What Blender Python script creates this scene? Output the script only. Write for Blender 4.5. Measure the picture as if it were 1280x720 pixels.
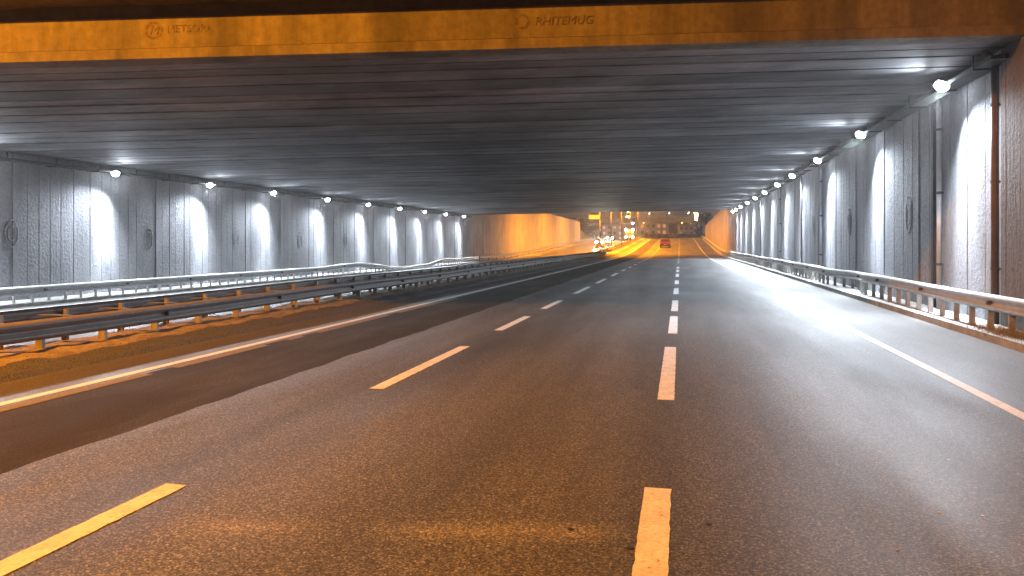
import bpy, bmesh, math, random
from mathutils import Vector, Matrix, noise as mn
random.seed(11)
R = math.radians
sc = bpy.context.scene
for o in list(bpy.data.objects): bpy.data.objects.remove(o)
col = sc.collection

# ------------------------------------------------------------------ camera
YAW = R(12.72)
cam_d = bpy.data.cameras.new('camera'); cam = bpy.data.objects.new('camera', cam_d); col.objects.link(cam)
cam.location = (0, 0, 1.7); cam.rotation_euler = (R(90), 0, YAW)
cam_d.sensor_width = 36; cam_d.lens = 26.16
cam_d.shift_y = -0.0437
cam_d.clip_start = 0.05; cam_d.clip_end = 4000
sc.camera = cam

# ------------------------------------------------------------------ world: night sky with town glow near the horizon
w = bpy.data.worlds.new('World'); sc.world = w; w.use_nodes = True
nt = w.node_tree; nt.nodes.clear()
out = nt.nodes.new('ShaderNodeOutputWorld')
sky = nt.nodes.new('ShaderNodeTexSky'); sky.sky_type = 'NISHITA'; sky.sun_disc = False
sky.sun_elevation = R(-3); sky.sun_rotation = R(200)
b1 = nt.nodes.new('ShaderNodeBackground'); b1.inputs[1].default_value = 0.05
nt.links.new(sky.outputs[0], b1.inputs[0])
tc = nt.nodes.new('ShaderNodeTexCoord'); sp = nt.nodes.new('ShaderNodeSeparateXYZ')
nt.links.new(tc.outputs['Generated'], sp.inputs[0])
cr = nt.nodes.new('ShaderNodeValToRGB')
cr.color_ramp.elements[0].position = 0.0; cr.color_ramp.elements[0].color = (0.13, 0.085, 0.08, 1)
cr.color_ramp.elements[1].position = 0.35; cr.color_ramp.elements[1].color = (0.008, 0.006, 0.009, 1)
nt.links.new(sp.outputs[2], cr.inputs[0])
b2 = nt.nodes.new('ShaderNodeBackground'); b2.inputs[1].default_value = 1.0
nt.links.new(cr.outputs[0], b2.inputs[0])
ad = nt.nodes.new('ShaderNodeAddShader')
nt.links.new(b1.outputs[0], ad.inputs[0]); nt.links.new(b2.outputs[0], ad.inputs[1]); nt.links.new(ad.outputs[0], out.inputs[0])
sc.view_settings.view_transform = 'Standard'; sc.view_settings.look = 'None'
sc.view_settings.exposure = 1.2; sc.view_settings.gamma = 1.0
sc.view_settings.use_curve_mapping = False
sc.cycles.use_denoising = True
sc.cycles.max_bounces = 5; sc.cycles.diffuse_bounces = 4; sc.cycles.glossy_bounces = 2
sc.cycles.sample_clamp_indirect = 3.0
sc.cycles.use_light_tree = True

WHITE = (0.80, 0.89, 1.0); SODIUM = (1.0, 0.325, 0.004)
P_WALL = 850; P_CORE = 3000; P_FLOOD = 1950; P_CEIL = 220; P_NEAR = 15500; P_FAR = 24000

# ------------------------------------------------------------------ geometry of the place
SK = 0.19                      # the bridge crosses the road at a slight skew
XL, XR = -23.2, 6.1            # faces of the two walls
Y0, Y1 = 13.9, 85.3            # bridge edges on the line X = 0
def ceil_z(x): return 5.45 - 0.01877*(XR-x)
def road_z(y):
    if y < 80: return 0.0
    if y < 120: return 0.0004*(y-80)**2
    z = 0.64 + 0.032*(y-120)
    if y > 190: z -= 0.0009*(min(y, 240)-190)**2*0.75
    if y > 240: z -= 0.032*0.7*(y-240) + 0.032*(y-240)*0.55
    return z if y < 330 else road_z(329.9) - 0.0*(y-330)

# ------------------------------------------------------------------ materials
def new_mat(name):
    m = bpy.data.materials.new(name); m.use_nodes = True
    return m, m.node_tree, m.node_tree.nodes['Principled BSDF']
def N(t, kind, **kw):
    n = t.nodes.new(kind)
    for k, v in kw.items(): setattr(n, k, v)
    return n
def coords(t, scale=(1, 1, 1)):
    g = N(t, 'ShaderNodeNewGeometry'); mp = N(t, 'ShaderNodeMapping'); mp.inputs['Scale'].default_value = scale
    t.links.new(g.outputs['Position'], mp.inputs[0]); return mp.outputs[0]
def nz(t, scale, detail=4, rough=0.6, sc3=(1, 1, 1)):
    n = N(t, 'ShaderNodeTexNoise'); n.inputs['Scale'].default_value = scale
    n.inputs['Detail'].default_value = detail; n.inputs['Roughness'].default_value = rough
    t.links.new(coords(t, sc3), n.inputs['Vector']); return n.outputs['Fac']
def ramp(t, fac, stops):
    r = N(t, 'ShaderNodeValToRGB')
    el = r.color_ramp.elements
    while len(el) < len(stops): el.new(0.5)
    for e, (p, c) in zip(el, stops):
        e.position = p; e.color = (c, c, c, 1) if isinstance(c, (int, float)) else (*c, 1)
    t.links.new(fac, r.inputs[0]); return r.outputs[0]
def mix(t, fac, a, b, mode='MIX'):
    m = N(t, 'ShaderNodeMix', data_type='RGBA', blend_type=mode)
    for s, v in ((m.inputs[0], fac), (m.inputs[6], a), (m.inputs[7], b)):
        if isinstance(v, (int, float)): s.default_value = v if s.type == 'VALUE' else (v, v, v, 1)
        elif isinstance(v, tuple): s.default_value = (*v, 1)
        else: t.links.new(v, s)
    return m.outputs[2]
def math_(t, op, a, b=0.0, c=None):
    m = N(t, 'ShaderNodeMath', operation=op)
    for i, v in enumerate((a, b) if c is None else (a, b, c)):
        if isinstance(v, (int, float)): m.inputs[i].default_value = v
        else: t.links.new(v, m.inputs[i])
    return m.outputs[0]
def bump(t, p, h, strength=0.5, dist=0.02):
    b = N(t, 'ShaderNodeBump'); b.inputs['Strength'].default_value = strength; b.inputs['Distance'].default_value = dist
    t.links.new(h, b.inputs['Height']); t.links.new(b.outputs[0], p.inputs['Normal'])
def simple(name, c, rough=0.6, metal=0.0, var=0.25, scale=3.0, bm=0.0, bscale=40, spec=0.5):
    m, t, p = new_mat(name)
    n = nz(t, scale, 5)
    c2 = ramp(t, n, [(0.3, tuple(x*(1-var) for x in c)), (0.7, tuple(min(1, x*(1+var)) for x in c))])
    t.links.new(c2, p.inputs['Base Color']); p.inputs['Roughness'].default_value = rough; p.inputs['Metallic'].default_value = metal
    p.inputs['Specular IOR Level'].default_value = spec
    if bm: bump(t, p, nz(t, bscale, 3), bm, 0.01)
    return m
def emis(name, c, s):
    m, t, p = new_mat(name)
    p.inputs['Base Color'].default_value = (*c, 1); p.inputs['Emission Color'].default_value = (*c, 1)
    p.inputs['Emission Strength'].default_value = s; return m

def asphalt():
    m, t, p = new_mat('asphalt')
    g = N(t, 'ShaderNodeNewGeometry'); s = N(t, 'ShaderNodeSeparateXYZ'); t.links.new(g.outputs['Position'], s.inputs[0])
    x, y = s.outputs[0], s.outputs[1]
    wob = math_(t, 'MULTIPLY', math_(t, 'SUBTRACT', nz(t, 0.6, 3), 0.5), 0.25)
    xx = math_(t, 'ADD', x, wob)
    # fresh strip beside the left edge line
    strip = math_(t, 'MULTIPLY', math_(t, 'LESS_THAN', xx, -4.88), math_(t, 'GREATER_THAN', x, -6.80))
    agg = nz(t, 48, 3, 0.75); fine = nz(t, 130, 2, 0.7)
    vo = N(t, 'ShaderNodeTexVoronoi'); vo.inputs['Scale'].default_value = 95; t.links.new(coords(t), vo.inputs['Vector'])
    sv = N(t, 'ShaderNodeSeparateColor'); t.links.new(vo.outputs['Color'], sv.inputs[0])
    stone = ramp(t, sv.outputs[0], [(0.0, 0.25), (0.55, 0.75), (0.85, 1.3), (1.0, 2.2)])
    base = ramp(t, agg, [(0.30, 0.035), (0.50, 0.10), (0.66, 0.26)])
    base = mix(t, 0.35, base, ramp(t, fine, [(0.35, 0.03), (0.65, 0.24)]))
    base = mix(t, 1.0, base, stone, 'MULTIPLY')
    dark = ramp(t, agg, [(0.3, (0.016, 0.014, 0.011)), (0.7, (0.055, 0.048, 0.038))])
    # wheel-path polish, long stains
    wp = ramp(t, nz(t, 0.9, 4, 0.6, (1, 0.06, 1)), [(0.3, 0.60), (0.7, 1.25)])
    blot = ramp(t, nz(t, 0.35, 5, 0.6, (1, 0.35, 1)), [(0.3, 0.75), (0.7, 1.2)])
    cold = mix(t, 1.0, base, wp, 'MULTIPLY'); cold = mix(t, 1.0, cold, blot, 'MULTIPLY')
    c = mix(t, math_(t, 'MULTIPLY', strip, ramp(t, nz(t, 0.9, 4, 0.6, (1, .3, 1)), [(0.3, 0.6), (0.55, 1.0)])), cold, dark)
    # dust gathered along the shoulders
    dustR = math_(t, 'MULTIPLY', math_(t, 'SMOOTH_MIN', 1.0, math_(t, 'MAXIMUM', math_(t, 'MULTIPLY', math_(t, 'SUBTRACT', x, 3.2), 0.5), 0.0), 0.3), 0.4)
    dustL = math_(t, 'MULTIPLY', math_(t, 'LESS_THAN', xx, -6.95), 0.4)
    dust = math_(t, 'ADD', dustR, dustL)
    c = mix(t, dust, c, mix(t, 1.0, (0.12, 0.105, 0.085), ramp(t, agg, [(0.3, 0.7), (0.7, 1.3)]), 'MULTIPLY'))
    # pale bar across the lanes close to the viewer
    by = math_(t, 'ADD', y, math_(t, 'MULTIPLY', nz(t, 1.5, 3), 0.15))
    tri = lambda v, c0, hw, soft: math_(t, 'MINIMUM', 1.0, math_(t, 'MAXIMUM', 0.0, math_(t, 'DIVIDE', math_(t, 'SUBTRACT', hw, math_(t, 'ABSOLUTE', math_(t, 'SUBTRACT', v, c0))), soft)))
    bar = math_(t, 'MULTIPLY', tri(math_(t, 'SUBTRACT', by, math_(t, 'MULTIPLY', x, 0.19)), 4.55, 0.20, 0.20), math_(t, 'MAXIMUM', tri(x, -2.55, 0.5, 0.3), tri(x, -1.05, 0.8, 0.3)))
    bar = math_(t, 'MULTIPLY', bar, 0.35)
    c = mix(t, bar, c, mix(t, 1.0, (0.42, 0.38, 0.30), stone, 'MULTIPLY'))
    t.links.new(c, p.inputs['Base Color'])
    r0 = ramp(t, nz(t, 0.8, 4, 0.6, (1, 0.2, 1)), [(0.3, 0.44), (0.7, 0.6)])
    r0 = math_(t, 'ADD', r0, math_(t, 'MULTIPLY', strip, 0.25))
    t.links.new(r0, p.inputs['Roughness'])
    t.links.new(math_(t, 'SUBTRACT', 0.20, math_(t, 'MULTIPLY', strip, 0.13)), p.inputs['Specular IOR Level'])
    bump(t, p, mix(t, 0.5, stone, agg), 1.0, 0.004)
    return m
def wall_mat(name, tint=(0.26, 0.265, 0.285)):
    m, t, p = new_mat(name)
    rock = nz(t, 9, 6, 0.72); fl = nz(t, 18, 3, 0.6, (1, 1, 0.04)); big = nz(t, 0.5, 5, 0.6)
    drip = nz(t, 1.6, 5, 0.6, (1, 1, 0.22))
    c = mix(t, 1.0, tint, ramp(t, rock, [(0.3, 0.72), (0.7, 1.15)]), 'MULTIPLY')
    c = mix(t, 1.0, c, ramp(t, drip, [(0.35, 0.82), (0.62, 1.06)]), 'MULTIPLY')
    c = mix(t, 1.0, c, ramp(t, big, [(0.3, 0.75), (0.7, 1.15)]), 'MULTIPLY')
    t.links.new(c, p.inputs['Base Color']); p.inputs['Roughness'].default_value = 0.75
    sel = ramp(t, nz(t, 1.1, 2, 0.5, (1, 1, 0.02)), [(0.45, 0.0), (0.55, 1.0)])
    h = mix(t, math_(t, 'ADD', math_(t, 'MULTIPLY', sel, 0.35), 0.65), fl, rock)
    bump(t, p, h, 1.0, 0.075)
    return m
def ceil_mat():
    m, t, p = new_mat('girder_concrete')
    oi = N(t, 'ShaderNodeObjectInfo')
    n1 = nz(t, 1.2, 6, 0.65, (0.25, 1, 1)); n2 = nz(t, 9, 5, 0.7, (0.3, 1, 1)); n3 = nz(t, 0.28, 4, 0.6)
    c = mix(t, 1.0, (0.20, 0.205, 0.225), ramp(t, n1, [(0.3, 0.45), (0.7, 1.35)]), 'MULTIPLY')
    c = mix(t, 1.0, c, ramp(t, n2, [(0.3, 0.75), (0.7, 1.15)]), 'MULTIPLY')
    c = mix(t, 1.0, c, ramp(t, n3, [(0.35, 0.55), (0.65, 1.3)]), 'MULTIPLY')
    c = mix(t, 1.0, c, ramp(t, oi.outputs['Random'], [(0.0, 0.6), (1.0, 1.25)]), 'MULTIPLY')
    t.links.new(c, p.inputs['Base Color']); p.inputs['Roughness'].default_value = 0.7
    bump(t, p, n2, 0.5, 0.02); return m
def beam_mat():
    m, t, p = new_mat('edge_beam_concrete')
    st = nz(t, 1.8, 5, 0.65, (1, 1, 0.10)); n2 = nz(t, 6, 5, 0.7); st2 = nz(t, 0.7, 3, 0.5, (1, 1, 0.05))
    c = mix(t, 1.0, (0.185, 0.16, 0.13), ramp(t, st, [(0.32, 0.6), (0.6, 1.1)]), 'MULTIPLY')
    c = mix(t, 1.0, c, ramp(t, n2, [(0.3, 0.7), (0.7, 1.15)]), 'MULTIPLY')
    c = mix(t, 1.0, c, ramp(t, st2, [(0.36, 0.6), (0.5, 1.05)]), 'MULTIPLY')
    t.links.new(c, p.inputs['Base Color']); p.inputs['Roughness'].default_value = 0.8
    bump(t, p, n2, 0.4, 0.02); return m
def soil_mat():
    m, t, p = new_mat('median_soil')
    g = N(t, 'ShaderNodeNewGeometry'); s = N(t, 'ShaderNodeSeparateXYZ'); t.links.new(g.outputs['Position'], s.inputs[0])
    n1 = nz(t, 4, 6, 0.7); n2 = nz(t, 40, 4, 0.7)
    c = ramp(t, n1, [(0.3, (0.10, 0.075, 0.05)), (0.6, (0.30, 0.24, 0.16)), (0.75, (0.36, 0.3, 0.2))])
    gr = math_(t, 'GREATER_THAN', math_(t, 'ADD', s.outputs[0], math_(t, 'MULTIPLY', nz(t, 2, 3), 0.5)), -8.42)
    c = mix(t, gr, c, ramp(t, n2, [(0.35, 0.03), (0.7, 0.12)]))
    c = mix(t, 1.0, c, ramp(t, n2, [(0.3, 0.6), (0.7, 1.3)]), 'MULTIPLY')
    t.links.new(c, p.inputs['Base Color']); p.inputs['Roughness'].default_value = 0.9
    bump(t, p, n2, 0.8, 0.02); return m
def steel_mat(name, c, top=(0.25, 0.2, 0.14), rough=0.45, metal=0.6):
    m, t, p = new_mat(name)
    g = N(t, 'ShaderNodeNewGeometry'); s = N(t, 'ShaderNodeSeparateXYZ'); t.links.new(g.outputs['Normal'], s.inputs[0])
    up = ramp(t, s.outputs[2], [(0.15, 0.0), (0.7, 0.85)])
    n1 = nz(t, 3, 6, 0.7); n2 = nz(t, 14, 4, 0.7, (1, 0.3, 1))
    base = mix(t, 1.0, c, ramp(t, n2, [(0.3, 0.65), (0.7, 1.2)]), 'MULTIPLY')
    f = math_(t, 'MULTIPLY', up, ramp(t, n1, [(0.3, 0.6), (0.6, 1.0)]))
    t.links.new(mix(t, f, base, top), p.inputs['Base Color'])
    t.links.new(math_(t, 'MULTIPLY', math_(t, 'SUBTRACT', 1.0, f), metal), p.inputs['Metallic'])
    t.links.new(math_(t, 'ADD', math_(t, 'MULTIPLY', f, 0.4), rough), p.inputs['Roughness'])
    bump(t, p, n1, 0.15, 0.02); return m
def paint_mat():
    m, t, p = new_mat('road_paint')
    n = nz(t, 30, 4, 0.75); b = nz(t, 5, 4, 0.7)
    c = ramp(t, n, [(0.30, 0.10), (0.40, 0.65), (0.7, 0.85)])
    c = mix(t, 1.0, c, ramp(t, b, [(0.3, 0.75), (0.6, 1.0)]), 'MULTIPLY')
    t.links.new(c, p.inputs['Base Color']); p.inputs['Roughness'].default_value = 0.6; p.inputs['Specular IOR Level'].default_value = 0.4
    bump(t, p, n, 0.5, 0.004); return m

M = dict(abut=wall_mat('dimmed_brown_concrete', (0.13, 0.10, 0.08)),  # weak orange light on the wall end is put into this dark brown tint
    
    asphalt=asphalt(), wall=wall_mat('wall_relief_concrete'), wall_out=wall_mat('ramp_wall_concrete', (0.36, 0.33, 0.28)),
    girder=ceil_mat(), beam=beam_mat(), soil=soil_mat(), paint=paint_mat(),
    steel=steel_mat('galvanised_steel', (0.42, 0.43, 0.45), (0.5, 0.48, 0.45)),
    steel_dusty=steel_mat('dusty_steel', (0.13, 0.135, 0.145), (0.22, 0.18, 0.14), 0.5, 0.35),
    post=simple('post_steel', (0.30, 0.29, 0.27), 0.6, 0.3, 0.3, 6),
    kerb=simple('kerb_concrete', (0.30, 0.29, 0.27), 0.8, 0, 0.3, 3, 0.4),
    slab=simple('slab_concrete', (0.10, 0.10, 0.10), 0.9, 0, 0.3, 2),
    tray=simple('tray_metal', (0.035, 0.037, 0.042), 0.6, 0.2, 0.4, 5),
    cable=simple('cable_rubber', (0.02, 0.025, 0.025), 0.6, 0, 0.4, 5),
    pvc=simple('pale_plastic_pipe', (0.50, 0.51, 0.53), 0.5, 0, 0.15, 3),
    brownpipe=simple('brown_pipe', (0.10, 0.07, 0.055), 0.6, 0.1, 0.3, 3),
    housing=simple('lamp_housing', (0.10, 0.10, 0.11), 0.4, 0.5, 0.1, 3),
    lens=emis('led_lens', (0.86, 0.93, 1.0), 30),
    sodium=emis('sodium_lens', (1.0, 0.50, 0.10), 40), whitelamp=emis('white_lamp', (0.9, 0.95, 1.0), 60),
    head=emis('headlight_glass', (1.0, 0.92, 0.78), 260), tail=emis('tail_light', (1.0, 0.05, 0.02), 0.4),
    blue=emis('blue_lamp', (0.25, 0.4, 1.0), 60), amber=emis('amber_sign_panel', (1.0, 0.45, 0.03), 0.9),
    sigy=emis('signal_lamp', (1.0, 0.62, 0.2), 30),
    win=emis('lit_window', (1.0, 0.50, 0.16), 0.35), winp=emis('pale_lit_window', (1.0, 0.7, 0.5), 0.25),
    windark=simple('dark_glass', (0.02, 0.02, 0.03), 0.15, 0, 0.1, 3),
    carred=simple('red_car_paint', (0.13, 0.02, 0.012), 0.3, 0.2, 0.05, 3), cardark=simple('dark_car_paint', (0.03, 0.03, 0.035), 0.3, 0.2, 0.05, 3),
    cargrey=simple('grey_car_paint', (0.22, 0.22, 0.23), 0.3, 0.3, 0.05, 3), rubber=simple('tyre_rubber', (0.02, 0.02, 0.02), 0.85),
    rim=simple('wheel_rim', (0.4, 0.4, 0.4), 0.35, 0.7, 0.1), glass=simple('car_glass', (0.02, 0.02, 0.025), 0.08, 0, 0.1),
    bark=simple('bark', (0.07, 0.05, 0.035), 0.9, 0, 0.3, 6), leaf=simple('leaves', (0.035, 0.05, 0.02), 0.7, 0, 0.4, 1.2),
    grass=simple('rough_grass', (0.06, 0.06, 0.03), 0.95, 0, 0.5, 1.2, 0.6, 10), dry=simple('dry_weeds', (0.22, 0.17, 0.09), 0.9, 0, 0.4, 8),
    deckc=simple('overpass_concrete', (0.34, 0.30, 0.27), 0.8, 0, 0.2, 1), facade=simple('pale_render', (0.42, 0.33, 0.30), 0.85, 0, 0.15, 1),
    facade2=simple('ochre_render', (0.50, 0.34, 0.14), 0.85, 0, 0.15, 1), mark=simple('faded_dark_paint', (0.12, 0.09, 0.068), 0.8, 0, 0.6, 12),
    polem=simple('weathered_pole_paint', (0.11, 0.10, 0.095), 0.7, 0, 0.2), chip=simple('white_chip', (0.8, 0.8, 0.8), 0.8), tar=simple('tar_scrap', (0.015, 0.014, 0.013), 0.6),
)

# ------------------------------------------------------------------ mesh helpers
class MB:
    def __init__(s): s.v = []; s.f = []
    def poly(s, pts, faces):
        o = len(s.v); s.v += [tuple(p) for p in pts]; s.f += [tuple(i+o for i in f) for f in faces]; return s
    def box(s, x0, x1, y0, y1, z0, z1):
        return s.hexa([(x0,y0,z0),(x1,y0,z0),(x1,y1,z0),(x0,y1,z0)], [(x0,y0,z1),(x1,y0,z1),(x1,y1,z1),(x0,y1,z1)])
    def hexa(s, a, b):
        return s.poly(a+b, [(3,2,1,0),(4,5,6,7),(0,1,5,4),(1,2,6,5),(2,3,7,6),(3,0,4,7)])
    def tube(s, pts, r, n=8, caps=True):
        o = len(s.v); pts = [Vector(p) for p in pts]
        rr = r if isinstance(r, (list, tuple)) else [r]*len(pts)
        for i, p in enumerate(pts):
            d = (pts[min(i+1, len(pts)-1)] - pts[max(i-1, 0)]).normalized()
            u = d.orthogonal().normalized() if abs(d.z) > 0.9 else d.cross(Vector((0,0,1))).normalized()
            if abs(d.z) > 0.9: u = Vector((1,0,0))
            v = d.cross(u).normalized()
            for k in range(n):
                a = 2*math.pi*k/n
                s.v.append(tuple(p + rr[i]*(math.cos(a)*u + math.sin(a)*v)))
        for i in range(len(pts)-1):
            for k in range(n):
                a = o+i*n+k; b = o+i*n+(k+1) % n
                s.f.append((a, b, b+n, a+n))
        if caps:
            s.f.append(tuple(o+k for k in range(n))[::-1]); s.f.append(tuple(o+(len(pts)-1)*n+k for k in range(n)))
        return s
    def sweep(s, path, prof, closed=False):
        """prof(i, point) -> list of (x,y,z) for each path index; joins rings"""
        o = len(s.v); m = None
        for i, p in enumerate(path):
            ring = prof(i, p); m = len(ring); s.v += [tuple(q) for q in ring]
        for i in range(len(path)-1):
            for k in range(m if closed else m-1):
                a = o+i*m+k; b = o+i*m+(k+1) % m
                s.f.append((a, b, b+m, a+m))
        if closed:
            s.f.append(tuple(o+k for k in range(m))); s.f.append(tuple(o+(len(path)-1)*m+k for k in range(m))[::-1])
        return s
    def build(s, name, m, parent=None, smooth=False, loc=None):
        me = bpy.data.meshes.new(name); me.from_pydata(s.v, [], s.f)
        bm = bmesh.new(); bm.from_mesh(me); bmesh.ops.recalc_face_normals(bm, faces=bm.faces); bm.to_mesh(me); bm.free()
        me.materials.append(m)
        if smooth:
            for p in me.polygons: p.use_smooth = True
        o = bpy.data.objects.new(name, me); col.objects.link(o)
        if parent: o.parent = parent
        if loc: o.location = loc
        return o
def empty(name, loc=(0, 0, 0), rz=0):
    o = bpy.data.objects.new(name, None); col.objects.link(o); o.location = loc; o.rotation_euler = (0, 0, rz); o.empty_display_size = 0.2; return o
def tag(o, label=None, cat=None, group=None, kind=None):
    if label: o['label'] = label
    if cat: o['category'] = cat
    if group: o['group'] = group
    if kind: o['kind'] = kind
    return o
def kids(o): return [c for c in bpy.data.objects if c.parent == o]
def tree_of(o): return (o, [tree_of(c) for c in kids(o)])
def copy_tree(t, parent=None):
    c = t[0].copy(); col.objects.link(c)
    if parent: c.parent = parent
    for ch in t[1]: copy_tree(ch, c)
    return c
def spot(name, loc, target, power, color, ang, blend, parent=None, size=0.08, ploc=(0, 0, 0)):
    d = bpy.data.lights.new(name, 'SPOT'); d.energy = power; d.color = color; d.spot_size = R(ang); d.spot_blend = blend; d.shadow_soft_size = size
    o = bpy.data.objects.new(name, d); col.objects.link(o)
    dr = Vector(target) - Vector(loc); o.rotation_euler = dr.to_track_quat('-Z', 'Y').to_euler()
    o.location = Vector(loc) - Vector(ploc)
    if parent: o.parent = parent
    return o
def f3(x, y, z, s=1.0): return mn.noise(Vector((x*s, y*s, z*s)))

# ------------------------------------------------------------------ ground, roads
def yrange(a, b, st):
    n = max(1, int(round((b-a)/st))); return [a + (b-a)*i/n for i in range(n+1)]
YS = yrange(-60, 78, 6) + yrange(80, 400, 4)
def strip(name, x0, x1, dz, m, ys=YS, thick=0.5):
    mb = MB()
    mb.sweep(ys, lambda i, y: [(x0, y, road_z(y)+dz), (x1, y, road_z(y)+dz), (x1, y, road_z(y)+dz-thick), (x0, y, road_z(y)+dz-thick)], closed=True)
    return tag(mb.build(name, m), kind='structure')
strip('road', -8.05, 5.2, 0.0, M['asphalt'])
strip('left_carriageway', -22.6, -10.45, -0.45, M['asphalt'])
strip('verge_kerb', 5.2, XR+0.3, 0.13, M['kerb'])
strip('wall_footway', XL-0.3, -21.6, -0.33, M['kerb'])
# median: soil hump with ragged surface
mb = MB(); ys = yrange(-20, 60, 0.16)+yrange(60.5, 400, 3); xs = [-10.5+2.5*i/16 for i in range(17)]
def med(i, y):
    r = []
    for x in xs:
        d = 0.02 + 0.10*math.sin(math.pi*(x+10.5)/2.5) + 0.05*f3(x, y, 0, 1.3) + 0.035*f3(x, y, 5, 4.0)
        if x > -8.1: d = -0.06
        if x < -10.4: d = -0.5
        r.append((x, y, road_z(y)+d))
    return r
mb.sweep(ys, med); tag(mb.build('median_ground', M['soil'], smooth=True), kind='structure')
# terrain: low under the road, high banks behind the walls
mb = MB(); tx = [-1500, -300, -90, -40, -23.7, -23.65, 6.55, 6.6, 20, 60, 300, 1500]
tys = [-600, -200, -60, 0, 20, 50, 80] + yrange(86, 400, 8) + [600, 1000, 2500]
def terr(i, y):
    rz = road_z(y) - 1.0
    hi = 6.2 if y < 120 else max(5.6, 6.2-0.01*(y-120))
    out_ = []
    for x in tx:
        bank = x < -23.66 or x > 6.56
        f = 0.0 if y > 300 else (1.0 if y < 170 else max(0.0, 1-(y-170)/60))
        if y < -200: f = 0
        z = rz if not bank else rz + (hi-rz)*f
        out_.append((x, y, z))
    return out_
mb.sweep(tys, terr); tag(mb.build('terrain', M['grass']), kind='structure')

# ------------------------------------------------------------------ painted markings
def ragged_line(x0, x1, ya, yb, st=0.12, seed=0, z=0.004):
    mb = MB(); ys_ = yrange(ya, yb, st)
    def pr(i, y):
        j = 0.006 if yb < 40 else 0
        a = x0 + j*mn.noise(Vector((seed, y*9, 0)))*2; b = x1 + j*mn.noise(Vector((seed+7, y*9, 0)))*2
        return [(a, y, road_z(y)+z), (b, y, road_z(y)+z)]
    mb.sweep(ys_, pr); return mb
LY = lambda ypx: 1.7*930/(ypx-304.0)          # depth of a ground row
def road_pt(px, py):                            # measured ground point -> road coordinates
    zc = LY(py); xc = (px-640)/930*zc
    return xc*math.cos(YAW)-zc*math.sin(YAW), xc*math.sin(YAW)+zc*math.cos(YAW)
right_rows = [(740, 612), (500.5, 434), (417, 395.5), (389, 375.5), (367.5, 360), (355, 350.5), (346, 342.4), (339.8, 337.2), (335.6, 333.6)]
far_dashes = [(66, 68.2), (72, 74.2), (78, 80.2), (84, 86.5), (90, 92.5), (97, 100), (105, 108), (113, 116), (121, 124), (130, 133), (140, 143), (150, 153), (160, 163), (170, 173), (180, 183)]
sp_ = []
for a, b in right_rows:
    sp_.append((road_pt(840, a)[1], road_pt(842, b)[1]))
for i, (a, b) in enumerate(sp_ + far_dashes):
    o = ragged_line(-0.24 if i < 2 else -0.22, -0.06 if i < 2 else -0.05, a, b, 0.08 if b < 20 else 0.5, i).build('lane_dash', M['paint']); tag(o, kind='structure', group='dashes between the right lanes')
left_cols = [((0-60, 738), (222, 606)), ((466, 486), (585, 433)), (((620), 413), (663, 395.5)), ((676, 386), (702, 375.6)), ((718, 367), (735.6, 358.4)), ((743, 354), (754, 348.6)), ((760, 345), (768, 341.5))]
sl = []
for p, q in left_cols:
    sl.append((road_pt(*p)[1], road_pt(*q)[1]))
y = sl[-1][1]
for k in range(16): sl.append((y+3.5, y+6.2)); y += 6.2
for i, (a, b) in enumerate(sl):
    o = ragged_line(-3.54, -3.37, a, b, 0.08 if b < 20 else 0.5, i+20).build('lane_dash', M['paint']); tag(o, kind='structure', group='dashes between the left lanes')
tag(ragged_line(-7.06, -6.92, -10, 180, 0.15, 50).build('edge_line', M['paint']), kind='structure')
tag(ragged_line(3.22, 3.36, -10, 200, 0.15, 51).build('edge_line', M['paint']), kind='structure')
tag(ragged_line(-11.25, -11.12, -10, 180, 0.6, 53, -0.446).build('edge_line', M['paint']), kind='structure')
tag(ragged_line(-20.9, -20.77, -10, 180, 0.6, 54, -0.446).build('edge_line', M['paint']), kind='structure')
# old ground-off paint beside the left edge line
pm = simple('worn_old_paint', (0.17, 0.15, 0.13), 0.85, 0, 0.3, 20, spec=0.15)
for a, b in [(5.6, 8.4), (8.9, 11.2), (11.9, 12.4), (13.0, 16.5), (17.2, 22)]:
    tag(ragged_line(-6.84, -6.66, a, b, 0.1, a).build('worn_paint_mark', pm), kind='structure')

# ------------------------------------------------------------------ walls
def bsum(xface, side, ya, yb, ztop, zbot, m, name, label, depth=0.5, boards=True):
    """side = +1: wall body lies toward +X (right wall)"""
    root = empty(name, (xface, ya, 0)); tag(root, label, 'wall')
    ox, oy = xface, ya
    body = MB()
    x0, x1 = (xface+0.06, xface+depth) if side > 0 else (xface-depth, xface-0.06)
    n = max(1, int((yb-ya)/5))
    for i in range(n):
        a = ya+(yb-ya)*i/n; b = ya+(yb-ya)*(i+1)/n
        body.hexa([(x0-ox,a-oy,zbot),(x1-ox,a-oy,zbot),(x1-ox,b-oy,zbot),(x0-ox,b-oy,zbot)], [(x0-ox,a-oy,ztop(a)),(x1-ox,a-oy,ztop(a)),(x1-ox,b-oy,ztop(b)),(x0-ox,b-oy,ztop(b))])
    body.build('wall_body', M['slab'], root)
    y = ya; fb = MB(); j = 0
    while y < yb:
        wd = random.choice([0.42, 0.5, 0.5, 0.62]); e = min(yb, y+wd)
        dx = random.uniform(-0.006, 0.006) + (0.02 if j % 7 == 3 else 0)
        a, b = y+0.004, e-0.004; f = xface + side*dx; bk = xface + side*0.065
        za, zb = ztop(a), ztop(b)
        lo, hi = min(f, bk), max(f, bk); bev = 0.009
        # bevelled board
        pts = [(bk,a),(f+side*bev,a),(f,a+bev),(f,b-bev),(f+side*bev,b),(bk,b)]
        k = len(pts)
        fb.poly([(p[0]-ox,p[1]-oy,zbot) for p in pts]+[(p[0]-ox,p[1]-oy,za) for p in pts], [(i, (i+1) % k, (i+1) % k+k, i+k) for i in range(k)]+[tuple(range(k)), tuple(range(k, 2*k))])
        y = e; j += 1
    fb.build('relief_cladding', m, root)
    return root
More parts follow.
